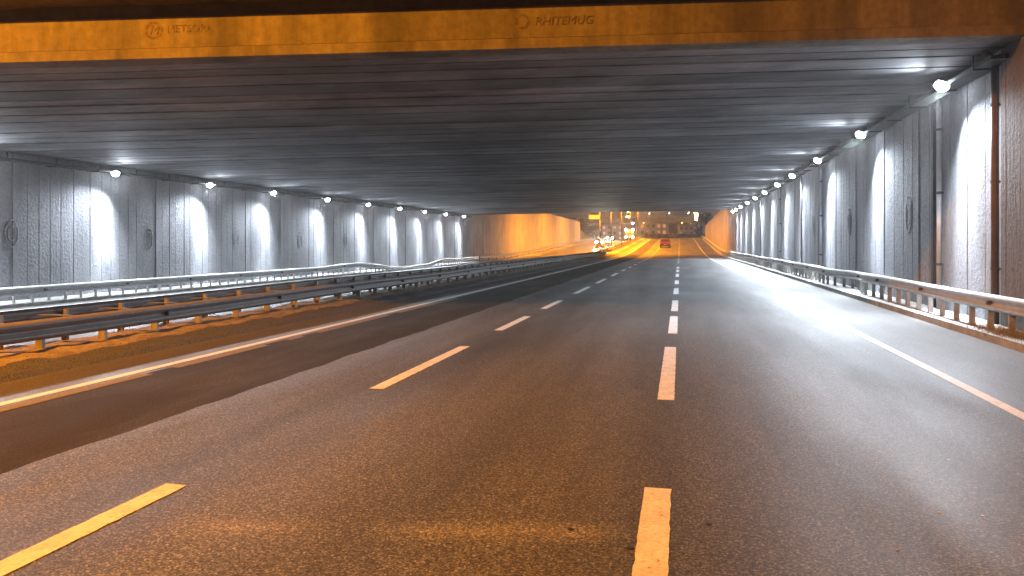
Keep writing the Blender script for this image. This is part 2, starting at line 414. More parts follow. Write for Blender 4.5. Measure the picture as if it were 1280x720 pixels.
def ornaments(root, xface, side, ysz):
    for (y, z, ry, rz) in ysz:
        mb = MB()
        for q, rad in ((1.0, 0.03), (0.55, 0.026)):
            pts = [(xface+side*0.012-root.location.x, y+q*ry*math.cos(a)-root.location.y, z+q*rz*math.sin(a)) for a in [2*math.pi*k/28 for k in range(29)]]
            mb.tube(pts, rad, 6, False)
        mb.build('oval_ornament', M['wall'], root, True)
yl0, yl1 = Y0+SK*XL, Y1+SK*XL; yr0, yr1 = Y0+SK*XR, Y1+SK*XR
wl = bsum(XL, -1, yl0+0.2, yl1, lambda y: ceil_z(XL)+0.04, -0.9, M['wall'], 'tunnel_wall', 'long grey relief concrete wall under the bridge on the far left, behind the wavy guardrail')
wr = bsum(XR, 1, yr0+0.9, yr1, lambda y: ceil_z(XR)+0.04, -0.6, M['wall'], 'tunnel_wall', 'grey relief concrete wall under the bridge on the right with pale vertical pipes')
ornaments(wl, XL, -1, [(21.9, 2.05, 0.26, 0.48), (28.9, 1.9, 0.26, 0.48), (35.6, 1.9, 0.26, 0.48), (42.5, 1.9, 0.26, 0.48), (49, 1.9, 0.26, 0.48)])
ornaments(wr, XR, 1, [(22.2, 2.5, 0.26, 0.5), (29.5, 2.5, 0.26, 0.5), (37, 2.5, 0.26, 0.5)])
bsum(XL, -1, yl1, 176, lambda y: min(7.2, 5.2+0.12*(y-yl1)) if y < 120 else 7.2-0.008*(y-120), -0.9, M['wall_out'], 'ramp_wall', 'orange-lit concrete wall beyond the underpass on the left of the climbing road')
cr_ = bsum(XR, 1, yr1, 192, lambda y: 6.6-0.009*(y-yr1), -0.6, M['wall_out'], 'ramp_wall', 'brownish concrete wall beyond the underpass on the right of the climbing road')
cp = MB(); cp.sweep(yrange(yr1+0.3, 192, 6), lambda i, y: [(XR-0.12-XR, y-yr1, 6.6-0.009*(y-yr1)), (XR+0.55-XR, y-yr1, 6.6-0.009*(y-yr1)), (XR+0.55-XR, y-yr1, 6.85-0.009*(y-yr1)), (XR-0.12-XR, y-yr1, 6.85-0.009*(y-yr1))], closed=True)
cp.build('coping', M['deckc'], cr_)
bsum(XR-0.12, 1, -25, yr0+0.88, lambda y: 6.6 if y < yr0-0.6 else 5.40, -0.6, M['abut'], 'abutment_wall', 'dark brown concrete wall end at the right edge, just outside the bridge')
bsum(XL, -1, -25, yl0+0.18, lambda y: 6.6 if y < yl0-0.8 else 4.8, -0.9, M['wall_out'], 'abutment_wall', 'concrete approach wall left of the oncoming road before the bridge')

# ------------------------------------------------------------------ bridge
bridge = empty('underpass_bridge', (0, Y0, 0)); tag(bridge, 'wide concrete bridge roof of parallel girders with an orange-lit edge beam over the road', 'bridge')
xa, xb = XL-0.45, XR+0.45
def gird(u0, u1, zlo, zhi, x0=xa, x1=xb, xs_=None):
    mb = MB(); n = 6
    for i in range(n):
        p = x0+(x1-x0)*i/n; q = x0+(x1-x0)*(i+1)/n
        mb.hexa([(p,u0+SK*p-Y0,ceil_z(p)+zlo),(q,u0+SK*q-Y0,ceil_z(q)+zlo),(q,u1+SK*q-Y0,ceil_z(q)+zlo),(p,u1+SK*p-Y0,ceil_z(p)+zlo)],
                [(p,u0+SK*p-Y0,ceil_z(p)+zhi),(q,u0+SK*q-Y0,ceil_z(q)+zhi),(q,u1+SK*q-Y0,ceil_z(q)+zhi),(p,u1+SK*p-Y0,ceil_z(p)+zhi)])
    return mb
def girder_mesh(u0, u1, dz):
    # precast plank, chamfered bottom edges, slight sag between its ends
    mb = MB(); n = 14; c = 0.03
    def ring(i, x):
        sag = -0.015*math.sin(math.pi*(x-xa)/(xb-xa)) + 0.008*f3(x, u0, 0, 0.4)
        z = ceil_z(x)+dz+sag; y_ = SK*x-Y0
        return [(x,u0+y_,z+0.5),(x,u0+y_,z+c),(x,u0+c+y_,z),(x,u1-c+y_,z),(x,u1+y_,z+c),(x,u1+y_,z+0.5)]
    mb.sweep([xa+(xb-xa)*i/n for i in range(n+1)], ring, closed=True); return mb
u = Y0+0.42; k = 0
while u < Y1-0.5:
    wd = random.choice([0.72, 0.95, 1.0, 1.05, 1.05]); gap = random.choice([0.035, 0.045, 0.06])
    if k < 3: wd = [0.55, 0.62, 0.95][k]; gap = 0.05
    e = min(u+wd, Y1-0.45)
    girder_mesh(u, e-gap, random.uniform(0, 0.022)).build('girder', M['girder'], bridge); u = e; k += 1
gird(Y0+0.2, Y1-0.2, 0.42, 1.2).build('deck_slab', M['slab'], bridge)
gird(Y0-0.06, Y0+0.40, -0.02, 0.165).build('bottom_flange', M['beam'], bridge)
gird(Y0+0.20, Y0+0.41, 0.16, 0.22).build('drip_groove', M['tray'], bridge)
gird(Y0+0.10, Y0+0.42, 0.215, 0.80).build('edge_beam', M['beam'], bridge)
gird(Y0+0.45, Y0+0.9, 0.60, 1.05).build('deck_edge', M['beam'], bridge)
gird(Y0-0.40, Y0+0.43, 1.06, 1.75).build('parapet', M['beam'], bridge)
gird(Y1-0.42, Y1, -0.01, 0.95).build('edge_beam', M['beam'], bridge)
gird(Y1-0.3, Y1+0.1, 0.97, 1.6).build('parapet', M['beam'], bridge)
# faded writing on the edge beam
def text_mesh(s, size, px, dz, name, skew=0.0):
    cu = bpy.data.curves.new(name, 'FONT'); cu.body = s; cu.size = size; cu.extrude = 0.003; cu.shear = skew
    o = bpy.data.objects.new('tmp', cu); col.objects.link(o); dg = bpy.context.evaluated_depsgraph_get(); dg.update()
    me = bpy.data.meshes.new_from_object(o.evaluated_get(dg)); bpy.data.objects.remove(o)
    t = bpy.data.objects.new(name, me); me.materials.clear(); me.materials.append(M['mark']); col.objects.link(t); t.parent = bridge
    ang = math.atan(SK); t.rotation_euler = (R(90), -0.0188, ang)
    t.location = (px, Y0+0.10+SK*px-Y0-0.006, ceil_z(px)+dz); return t
def ring_mark(px, dz, r):
    mb = MB(); n = 28; y_ = 0.10-0.006
    for i in range(n):
        a, b = 2*math.pi*i/n, 2*math.pi*(i+1)/n
        q = []
        for (an, rr) in ((a, r), (b, r), (b, r*0.74), (a, r*0.74)):
            x = px+rr*math.cos(an); q.append((x, y_+SK*x, ceil_z(x)+dz+rr*math.sin(an)))
        mb.poly(q + [(p[0], p[1]+0.004, p[2]) for p in q], [(0,1,2,3),(7,6,5,4)])
    return mb.build('round_emblem', M['mark'], bridge)
ring_mark(-9.65, 0.55, 0.17); text_mesh('M', 0.24, -9.74, 0.47, 'painted_letter', 0.3)
text_mesh('METSORA', 0.20, -9.40, 0.50, 'painted_word')
ring_mark(-2.85, 0.52, 0.14); text_mesh('RHITEMUG', 0.22, -2.62, 0.44, 'painted_word', 0.2)

# ------------------------------------------------------------------ cable trays and pipes under the roof
def tray(xw, side, ya, yb, label):
    root = empty('cable_tray', (xw, ya, 0)); tag(root, label, 'cable tray', 'cable trays under the bridge roof')
    z = ceil_z(xw)
    xi, xo = sorted((xw-side*0.06, xw-side*0.42))
    t = MB(); 
    t.box(xi-xw, xo-xw, 0, yb-ya, z-0.30, z-0.285); t.box(xi-xw, xi-xw+0.012, 0, yb-ya, z-0.285, z-0.22); t.box(xo-xw-0.012, xo-xw, 0, yb-ya, z-0.285, z-0.22)
    t.build('tray_channel', M['tray'], root)
    for q in range(5):
        pts = [(-side*(0.11+0.055*q)+0.015*f3(q, y, 0, 0.6), y-ya, z-0.255+0.03*abs(f3(q, y, 3, 0.9))+(0.02 if q % 2 else 0)) for y in yrange(ya, yb, 0.6)]
        MB().tube(pts, 0.022+0.006*(q % 3), 6).build('cable', M['cable'], root, True)
    y = ya+0.8
    while y < yb:
        b = MB(); b.box(min(-side*0.05, -side*0.45), max(-side*0.05, -side*0.45), y-ya, y-ya+0.04, z-0.335, z-0.302)
        b.box(min(-side*0.43, -side*0.45), max(-side*0.43, -side*0.45), y-ya, y-ya+0.04, z-0.30, z-0.04)
        b.build('tray_bracket', M['tray'], root); y += 2.1
    return root
tray(XR, 1, yr0+0.5, yr1-0.5, 'dark cable tray with loose cables along the top of the right wall')
tray(XL, -1, yl0+0.5, yl1-0.5, 'dark cable tray along the top of the far left wall')
def pipe(y, x, zt, zb, r, m, label, group='vertical drain pipes on the right wall'):
    root = empty('drain_pipe', (x, y, zb)); tag(root, label, 'drain pipe', group)
    MB().tube([(0, 0, 0), (0, 0, zt-zb)], r, 12).build('pipe_shaft', m, root, True)
    for z in (1.2, 2.9, 4.4):
        if z < zt-0.2: MB().tube([(0, 0, z-zb-0.03), (0, 0, z-zb+0.03)], r+0.014, 12).box(0.0, 0.10, -0.02, 0.02, z-zb-0.015, z-zb+0.015).build('pipe_clamp', M['housing'], root)
    return root
pipe(19.5, XR-0.09, 5.12, 0.13, 0.055, M['pvc'], 'nearest pale vertical drain pipe on the right wall')
pipe(34.7, XR-0.09, 5.1, 0.13, 0.05, M['pvc'], 'second pale vertical drain pipe from the camera on the right wall')
pipe(40.0, XR-0.09, 5.1, 0.13, 0.05, M['housing'], 'thin dark drain pipe on the right wall, third from the camera')
pipe(48.3, XR-0.09, 5.1, 0.13, 0.05, M['pvc'], 'fourth vertical drain pipe from the camera on the right wall')
pipe(59.5, XR-0.09, 5.1, 0.13, 0.05, M['housing'], 'farthest vertical drain pipe on the right wall')
pr = pipe(16.25, XR-0.10, 5.2, 0.13, 0.07, M['brownpipe'], 'thick brown downpipe at the near end of the right wall under the edge beam')
MB().tube([(0, 0, 4.95), (-0.02, 0.0, 5.08), (-0.12, -0.15, 5.16), (-0.3, -0.35, 5.2)], 0.07, 12).build('pipe_elbow', M['brownpipe'], pr, True)
# dark vertical recess piers of the near right wall
for y, lab in ((20.0, 'dark narrow joint strip on the right wall beside the nearest pale pipe'), (34.95, 'dark narrow joint strip on the right wall beside the second pale pipe')):
    tag(MB().box(0, 0.10, 0, 0.16, 0, 4.95).build('joint_cover', M['tray'], loc=(XR-0.07, y, 0.13)), lab, 'joint cover', 'joint covers on the right wall')

# ------------------------------------------------------------------ floodlights
def fixture_meshes():
    root = empty('floodlight')
    h = MB()
    h.poly([(-0.15,-0.13,0.0),(0.15,-0.13,0.0),(0.15,0.13,0.0),(-0.15,0.13,0.0),(-0.11,-0.10,0.09),(0.11,-0.10,0.09),(0.11,0.10,0.09),(-0.11,0.10,0.09)], [(0,1,2,3),(4,5,6,7),(0,1,5,4),(1,2,6,5),(2,3,7,6),(3,0,4,7)])
    for i in range(7): h.box(-0.10+i*0.031, -0.09+i*0.031, -0.09, 0.09, 0.09, 0.125)
    h.build('housing', M['housing'], root)
    # bulging lens
    l = MB(); rings = 5; n = 20
    pts = []
    for i in range(rings+1):
        a = math.pi/2*i/rings; rr = 0.15*math.cos(a); z = -0.005-0.10*math.sin(a)
        pts.append([(rr*math.cos(2*math.pi*k/n), rr*math.sin(2*math.pi*k/n), z) for k in range(n)])
    o_ = [p for r_ in pts for p in r_]
    l.poly(o_, [(i*n+k, i*n+(k+1) % n, (i+1)*n+(k+1) % n, (i+1)*n+k) for i in range(rings) for k in range(n)])
    l.build('lens', M['lens'], root, True)
    return root
proto = fixture_meshes(); ft = tree_of(proto)
RY = [18.05, 25.6, 33.2, 40.4, 46.4, 53.2, 59.8, 66.6, 73.4, 79.6, 84.9]
LYs = [19.9, 26.3, 32.6, 38.5, 45.2, 51.8, 58.2, 64.4, 70.6, 77.0]
ordn = ['nearest', 'second', 'third', 'fourth', 'fifth', 'sixth', 'seventh', 'eighth', 'ninth', 'tenth', 'eleventh']
first = True
def add_lamp(x, y, z, side, label, group):
    global first
    if first: o = proto; first = False
    else: o = copy_tree(ft)
    o.location = (x, y, z); o.rotation_euler = (R(-22), R(side*28), 0)
    tag(o, label, 'floodlight', group)
    # bracket hung from the wall
    arm = MB(); arm.tube([(XR-0.02 if side > 0 else XL+0.02, y, z+0.12), (x, y, z+0.12), (x, y, z+0.03)], 0.018, 6)
    b = arm.build('mounting_arm', M['housing'], None, True); b.parent = o
    b.matrix_parent_inverse = (Matrix.Translation(o.location) @ o.rotation_euler.to_matrix().to_4x4()).inverted()
    xw = XR if side > 0 else XL
    inv = (Matrix.Translation(o.location) @ o.rotation_euler.to_matrix().to_4x4()).inverted()
    for nm, loc, tgt, pw, ang, bl in (
            ('wall_beam', (x, y, z-0.12), (xw-side*0.02, y, z-3.0), P_WALL, 62, 1.0),
            ('wall_core_beam', (x-side*0.02, y, z-0.14), (xw-side*0.02, y, z-4.8), P_CORE, 32, 1.0),
            ('road_beam', (x-side*0.05, y, z-0.12), (x-side*1.9, y-2.0, 0.0), P_FLOOD, 134, 1.0),
            ('roof_beam', (x-side*0.24, y-0.05, z-0.02), (x-side*6, y+SK*(-side*6)-3.6, z+0.05), P_CEIL, 70, 1.0)):
        s_ = spot(nm, loc, tgt, pw, WHITE, ang, bl); s_.parent = o; s_.matrix_parent_inverse = inv
for i, y in enumerate(RY):
    add_lamp(5.62, y, 5.17, 1, f'{ordn[i]} white floodlight from the camera along the top of the right wall', 'floodlights on the right wall')
for i, y in enumerate(LYs):
    lab = 'white floodlight on the left wall just outside the picture edge' if i == 0 else f'{ordn[i-1]} white floodlight from the left picture edge along the left wall'
    add_lamp(-22.68, y, 4.58, -1, lab, 'floodlights on the left wall')

# ------------------------------------------------------------------ guardrails
def w_profile(h0, h1):
    """two-wave beam section: list of (outward, z) from bottom to top"""
    H = h1-h0
    p = [(0.0, 0.0), (0.035, 0.03), (0.085, 0.12), (0.085, 0.30), (0.02, 0.44), (0.02, 0.56), (0.085, 0.70), (0.085, 0.86), (0.035, 0.97), (0.0, 1.0)]
    return [(a, h0+H*b) for a, b in p]
def guardrail(name, x, face, y0, y1, z_off, h0, h1, step, label, group, mrail, mpost, warp=None, prof=None, every=None, bolt=True, dep=0.10):
    root = empty(name, (x, y0, 0)); tag(root, label, 'guardrail', group)
    warp = warp or (lambda y: (0.0, 0.0))
    prof = [(a, h0+(h1-h0)*b) for a, b in prof] if prof else w_profile(h0, h1)
    prof_back = [(a-0.006, z) for a, z in prof][::-1]
    full = prof + [(a, z) for a, z in prof_back]
    ysr = yrange(y0, y1, 0.4 if y1-y0 < 110 else 2.0)
    rail = MB()
    def ring(i, y):
        dx, dz = warp(y); zz = road_z(y)+z_off+dz
        return [(face*a+dx, y-y0, z+zz) for a, z in full]
    rail.sweep(ysr, ring, closed=True); rail.build('rail', mrail, root, True)
    if bolt:
        y = y0+2.0
        while y < y1:
            dx, dz = warp(y); zz = road_z(y)+z_off+dz+(h0+h1)/2; b = MB()
            b.box(min(face*0.024, face*0.10)+dx, max(face*0.024, face*0.10)+dx, y-y0-0.04, y-y0+0.04, zz-0.035, zz+0.035)
            b.build('splice_bolt', M['housing'], root)
            y += 4.0
    y = y0+0.15; n = 0; rest = MB()
    while y < y1:
        dx, dz = warp(y); zg = road_z(y)+z_off; t_ = random.uniform(-0.012, 0.012)
        top = h1-0.05+dz
        def c_post(mb, ox, oy):
            xs0, xs1 = (-0.01, -0.01-face*dep) if face < 0 else (-dep-0.01, -0.01)
            xs0, xs1 = min(xs0, xs1), max(xs0, xs1)
            if top > 0.1:
                mb.box(xs0+dx+ox, xs1+dx+ox, oy, oy+0.006, -0.15+zg, top+zg); 
                mb.box(xs0+dx+ox+0.0, xs0+dx+ox+0.006, oy+0.007, oy+0.055, -0.15+zg, top+zg)
                mb.box(xs1+dx+ox-0.006, xs1+dx+ox, oy+0.007, oy+0.055, -0.15+zg, top+zg)
                mb.box(xs0+dx+ox+0.001, xs1+dx+ox-0.001, oy+0.056, oy+0.06, -0.15+zg, top+zg)
        if n < 98: mb_ = MB(); c_post(mb_, t_, y-y0); mb_.build('post', mpost, root)
        else: c_post(rest, t_, y-y0)
        y += step; n += 1
    if rest.v: o = rest.build('far_posts', mpost, root); o['kind'] = 'stuff'
    return root
def sm(a, b, y):
    t = max(0, min(1, (y-a)/(b-a))); return t*t*(3-2*t)
# right wall rail (kinked)
def warpR(y): return (-0.02*math.sin(y*0.5) + 0.40*(sm(24.5, 27, y)-sm(27.5, 31, y)) , -0.06*(sm(24, 27, y)-sm(29, 33, y)) + 0.012*math.sin(y*0.31))
guardrail('guardrail', 5.52, -1, 9.0, 90.0, 0.13, 0.36, 0.66, 0.86, 'bent steel guardrail at the foot of the right wall beside the white-lit shoulder', 'guardrails along the road', M['steel'], M['post'], warpR)
def warpM(y): return (0.015*math.sin(y*0.23), 0.012*math.sin(y*0.4)+0.05*(sm(58, 60, y)-sm(60, 66, y)))
mf = guardrail('guardrail', -9.28, 1, -6.0, 96.0, 0.0, 0.27, 0.575, 1.26, 'dusty front guardrail of the median with posts in orange soil', 'guardrails along the road', M['steel_dusty'], M['post'], warpM, dep=0.12)
mbk = guardrail('guardrail', -10.12, -1, -6.0, 96.0, 0.0, 0.36, 0.66, 1.26, 'rear guardrail of the median facing the sunken oncoming carriageway', 'guardrails along the road', M['steel_dusty'], M['post'], lambda y: (0.02*math.sin(y*0.3), 0.012*math.sin(y*0.37)))
# narrow dusty channel plates joining the two median rails behind each second post
y = -5.2
while y < 95:
    MB().box(-0.74, -0.12, y+6.0, y+6.0+0.10, 0.545+road_z(y), 0.56+road_z(y)).build('spacer_plate', M['steel_dusty'], mf); y += 1.26
def warpL(y):
    d = 0.38*(sm(50.5, 54, y)-sm(62, 66, y)) + 0.05*math.sin(y*0.9)*(sm(44, 50, y)-sm(70, 75, y))
    return (0.45*(sm(46, 50, y)-sm(52, 56, y)) + 0.3*(sm(63, 67, y)-sm(72, 77, y)), -d + 0.10*(sm(42, 46, y)-sm(48, 51, y)))
guardrail('guardrail', -21.9, 1, 12.0, 80.0, -0.33, 0.24, 0.56, 0.72, 'wavy battered guardrail in front of the far left wall', 'guardrails along the road', M['steel'], M['steel'], warpL, dep=0.08)
gB = 'guardrails on the ramps beyond the underpass'
guardrail('guardrail', -21.9, 1, 80.5, 190.0, -0.33, 0.30, 0.66, 4.0, 'guardrail climbing along the orange wall beyond the underpass on the left', gB, M['steel_dusty'], M['post'], bolt=False)
guardrail('guardrail', 5.52, -1, 90.5, 205.0, 0.13, 0.30, 0.62, 4.0, 'guardrail climbing along the brown ramp wall beyond the underpass on the right', gB, M['steel'], M['post'], bolt=False)
guardrail('guardrail', -9.28, 1, 96.5, 205.0, 0.0, 0.35, 0.72, 4.0, 'median guardrail climbing between the red car and the oncoming headlights', gB, M['steel_dusty'], M['post'], bolt=False)
guardrail('guardrail', -10.12, -1, 96.5, 205.0, 0.0, 0.35, 0.72, 4.0, 'rear median guardrail on the ramp, next to the oncoming headlights', gB, M['steel_dusty'], M['post'], bolt=False)

# ------------------------------------------------------------------ street lamps
def street_lamp(x, y, arms, h, label, group, power, lensm='sodium', colr=SODIUM, ang=150, zb=None, aim=None, arm=1.6):
    zb = road_z(y) if zb is None else zb
    root = empty('street_lamp', (x, y, zb)); tag(root, label, 'street lamp', group)
    MB().tube([(0, 0, 0), (0, 0, h*0.5), (0, 0, h)], [0.10, 0.08, 0.05], 12).build('pole', M['polem'], root, True)
    MB().tube([(0, 0, 0), (0, 0, 0.35)], 0.16, 12).build('base', M['post'], root)
    for s in arms:
        MB().tube([(0, 0, h-0.1), (s*arm*0.4, 0, h+0.25), (s*arm, 0, h+0.35)], 0.035, 8).build('arm', M['steel'], root, True)
        hd = MB(); hd.poly([(s*arm-0.1,-0.13,h+0.30),(s*arm+s*0.75,-0.16,h+0.34),(s*arm+s*0.75,0.16,h+0.34),(s*arm-0.1,0.13,h+0.30),(s*arm-0.05,-0.07,h+0.45),(s*arm+s*0.6,-0.09,h+0.46),(s*arm+s*0.6,0.09,h+0.46),(s*arm-0.05,0.07,h+0.45)], [(0,1,2,3),(4,5,6,7),(0,1,5,4),(1,2,6,5),(2,3,7,6),(3,0,4,7)])
        hm = hd.build('lamp_head', M['housing'], root)
        MB().tube([(s*(arm+0.40), 0, h+0.315), (s*(arm+0.40), 0, h+0.24)], [0.14, 0.09], 12).build('lens', M[lensm], hm, True)
        if power:
            a = aim or (s*(arm+3.0), 0, 0)
            spot('lamp_beam', (s*(arm+0.4), 0, h+0.20), a, power, colr, ang, 0.8, root, 0.12)
    return root
gN = 'orange street lamps before the bridge'
street_lamp(-9.7, 0.5, (-1,), 12.5, 'one-armed orange street lamp on the median behind the camera', gN, P_NEAR, ang=176, aim=(2.0, 3.0, 0))
gF = 'orange street lamps on the ramp median'
for i, (y, xx) in enumerate(((108, -9.7), (128, -9.7), (150, -9.7), (178, -9.7))):
    street_lamp(-9.7, y, (1, -1), 9.5, f'{ordn[i]} two-armed orange street lamp on the median beyond the underpass', gF, P_FAR)
# the lamps added under the far overpass are placed by this too
def world_at(px, zc):
    xc = (px-640)/930*zc
    return xc*math.cos(YAW)-zc*math.sin(YAW), xc*math.sin(YAW)+zc*math.cos(YAW)

# ------------------------------------------------------------------ far overpass
DZ = 9.4
ov = empty('overpass', (-20, 285, 0)); tag(ov, 'far overpass crossing above the crest of the road with columns and railing', 'overpass')
MB().box(-70, 75, -5, 5, DZ, DZ+1.2).build('deck', M['deckc'], ov)
MB().box(-70, 75, -5.3, -5.02, DZ+0.2, DZ+1.9).build('parapet', M['deckc'], ov)
for x in range(-66, 75, 14):
    if abs(x+20) < 0: continue
    MB().box(x-0.6, x+0.6, -1, 1, -3, DZ-0.01).build('column', M['deckc'], ov)
rb = MB()
for x in range(-70, 75): rb.box(x, x+0.06, -5.2, -5.14, DZ+1.91, DZ+2.9)
rb.box(-70, 75, -5.2, -5.12, DZ+2.92, DZ+3.0); rb.build('railing', M['steel'], ov)
gW = 'white street lamps on the far overpass'
for i, px in enumerate((809, 833.5, 857)):
    x, y = world_at(px, 284)
    street_lamp(x, 283.5, (1,), 2.0, f'{["left","middle","right"][i]} one of three white street lamps above the far overpass', gW, 2500, 'whitelamp', (0.9, 0.95, 1), 165, DZ+1.2, arm=0.6)
x, y = world_at(871, 240)
so = street_lamp(x, y, (-1,), 8.0, 'orange street lamp on the right beside dark trees near the crest', 'orange street lamps near the crest', 2500, 'sodium', SODIUM, 150, road_z(y)+0.5, arm=0.5)
for i, px in enumerate((800, 848)):  # two extra lamps, added to brighten the far deck and facades
    x, y = world_at(px, 262)
    street_lamp(x, y, (1,), 7.6, f'{["left","right"][i]} added orange street lamp brightening the deck and facades at the overpass', 'orange street lamps near the crest', 6000, 'sodium', SODIUM, 176, 1.0, arm=0.8)

# ------------------------------------------------------------------ signs and signals
gs = empty('lit_sign', (-11.3, 108, road_z(108)-0.4)); tag(gs, 'small amber lit sign board on a pole above the oncoming headlights', 'sign')
MB().tube([(0, 0, 0), (0, 0, 6.6)], 0.07, 10).build('pole', M['polem'], gs, True)
bo = MB().box(-1.75, 0.12, -0.2, -0.08, 5.2, 5.95).build('board', M['housing'], gs)
MB().box(-1.6, 0.0, -0.215, -0.201, 5.28, 5.88).build('lit_panel', M['amber'], bo)
def signal(px, zc, z, label, lights, group=None):
    x, y = world_at(px, zc); zb = road_z(y)-0.3
    r_ = empty('signal_light', (x, y, zb)); tag(r_, label, 'signal light', group)
    MB().tube([(0, 0, 0), (0, 0, z-zb)], 0.07, 8).build('pole', M['steel'], r_, True)
    hd = MB().box(-0.5, 0.5, -0.02, 0.15, z-zb-1.2, z-zb+1.2).build('head', M['housing'], r_)
    for (dx, dz_, mm) in lights:
        MB().tube([(dx, -0.021, z-zb+dz_), (dx, -0.14, z-zb+dz_)], [0.22, 0.12], 12).build('signal_lamp', M[mm], hd)
signal(785, 230, 10.6, 'cluster of three small amber signal lamps on a pole beside the overpass', [(0, 0.8, 'sigy'), (-0.33, -0.7, 'sigy'), (0.33, -0.7, 'sigy')])
signal(791, 200, 7.1, 'single blue light on a pole above the oncoming headlights', [(0, 0, 'blue')])
# big amber billboard lamp on the right
x, y = world_at(870.5, 255)
bl = empty('lit_sign', (x, y, 0)); tag(bl, 'tall narrow amber lit sign at the right end of the overpass', 'sign')
MB().tube([(0, 0, 0), (0, 0, 9.4)], 0.1, 8).build('pole', M['steel'], bl)
MB().box(-0.45, 0.45, -0.1, 0.1, 9.41, 12.0).build('board', M['sigy'], bl)

# ------------------------------------------------------------------ vehicles
def tube_x(mb, x0, x1, y, z, r, n=16):
    return mb.tube([(x0, y, z), (x1, y, z)], r, n)
def wheel(root, x, y, r, wd):
    wm = tube_x(MB(), x-wd/2, x+wd/2, y, r, r, 18).build('wheel', M['rubber'], root)
    s = 1 if x > 0 else -1
    tube_x(MB(), x+s*(wd/2+0.002), x+s*(wd/2+0.015), y, r, r*0.6, 12).build('rim', M['rim'], wm)
def make_car(paint, label, loc, rz, lit_head=True, group=None, L=4.3, W=1.76, H=1.46, power=0, name='car'):
    """front toward local -Y"""
    root = empty(name, loc, rz); tag(root, label, 'car', group)
    hw = W/2
    st = [(-L/2, .42, .62, .80), (-L/2+.15, .28, .74, .93), (-L/2+1.0, .22, .86, 1.0), (-.35, .22, .93, 1.0), (L/2-1.0, .22, .96, 1.0), (L/2-.15, .28, .95, .94), (L/2, .42, .80, .84)]
    b = MB()
    def ring(i, s):
        y, z0, z1, k = s; a = hw*k
        return [(-a*.9, y, z0), (a*.9, y, z0), (a, y, z0+.18), (a, y, z1-.12), (a*.93, y, z1), (-a*.93, y, z1), (-a, y, z1-.12), (-a, y, z0+.18)]
    b.sweep(st, ring, closed=True); b.build('body', M[paint], root, False)
    cst = [(-L/2+1.05, .88, .90, .96), (-.35, .90, H, .80), (.75, .92, H+.01, .80), (L/2-.75, .93, H-.06, .76), (L/2-.25, .93, .97, .86)]
    c = MB()
    def ring2(i, s):
        y, z0, z1, k = s; a = hw*.95
        return [(-a, y, z0), (a, y, z0), (hw*k, y, z1), (-hw*k, y, z1)]
    c.sweep(cst, ring2, closed=True); cb = c.build('cabin', M[paint], root)
    for (ya, za, yb, zb, k0, k1, nm) in ((-L/2+1.15, .96, -.42, H-.06, .84, .74, 'windscreen'), (L/2-.32, 1.02, L/2-.70, H-.10, .80, .70, 'rear_window')):
        off = -0.012 if nm == 'windscreen' else 0.02
        g = MB(); pts = [(-hw*k0, ya, za), (hw*k0, ya, za), (hw*k1, yb, zb), (-hw*k1, yb, zb)]
        g.hexa([(p[0], p[1]+off, p[2]+.02) for p in pts], [(p[0], p[1]+off*2, p[2]+.035) for p in pts]); g.build(nm, M['glass'], cb)
    for s in (-1, 1):
        g = MB(); pts = [(s*hw*.945, -.75, .98), (s*hw*.955, L/2-.75, 1.0), (s*hw*.80, L/2-1.0, H-.1), (s*hw*.81, -.3, H-.08)]
        g.hexa([(p[0]+s*.005, p[1], p[2]) for p in pts], [(p[0]+s*.02, p[1], p[2]) for p in pts]); g.build('side_window', M['glass'], cb)
        for yy in (-L/2+.85, L/2-.8): wheel(root, s*(hw-.1), yy, .32, .2)
        MB().tube([(s*hw*.70, -L/2+.05, .66), (s*hw*.70, -L/2-.06, .66)], [.17, .13], 14).build('headlight', M['head'] if lit_head else M['glass'], root)
        MB().box(min(s*hw*.62, s*hw*.84), max(s*hw*.62, s*hw*.84), L/2-.03, L/2+.03, .68, .84).build('tail_light', M['tail'] if not lit_head else M['carred'], root)
        MB().box(min(s*hw*.98, s*(hw+.14)), max(s*hw*.98, s*(hw+.14)), -.95, -.8, .92, 1.04).build('mirror', M[paint], root)
    MB().box(-.26, .26, L/2+.001, L/2+.012, .52, .63).build('number_plate', M['chip'], root)
    MB().box(-.45, .45, -L/2-.012, -L/2+.02, .44, .56).build('grille', M['rubber'], root)
    if power: spot('headlight_beam', (0, -L/2-.15, .66), (0, -L/2-14, -.1), power, (1, .88, .7), 70, .8, root, .1)
    return root
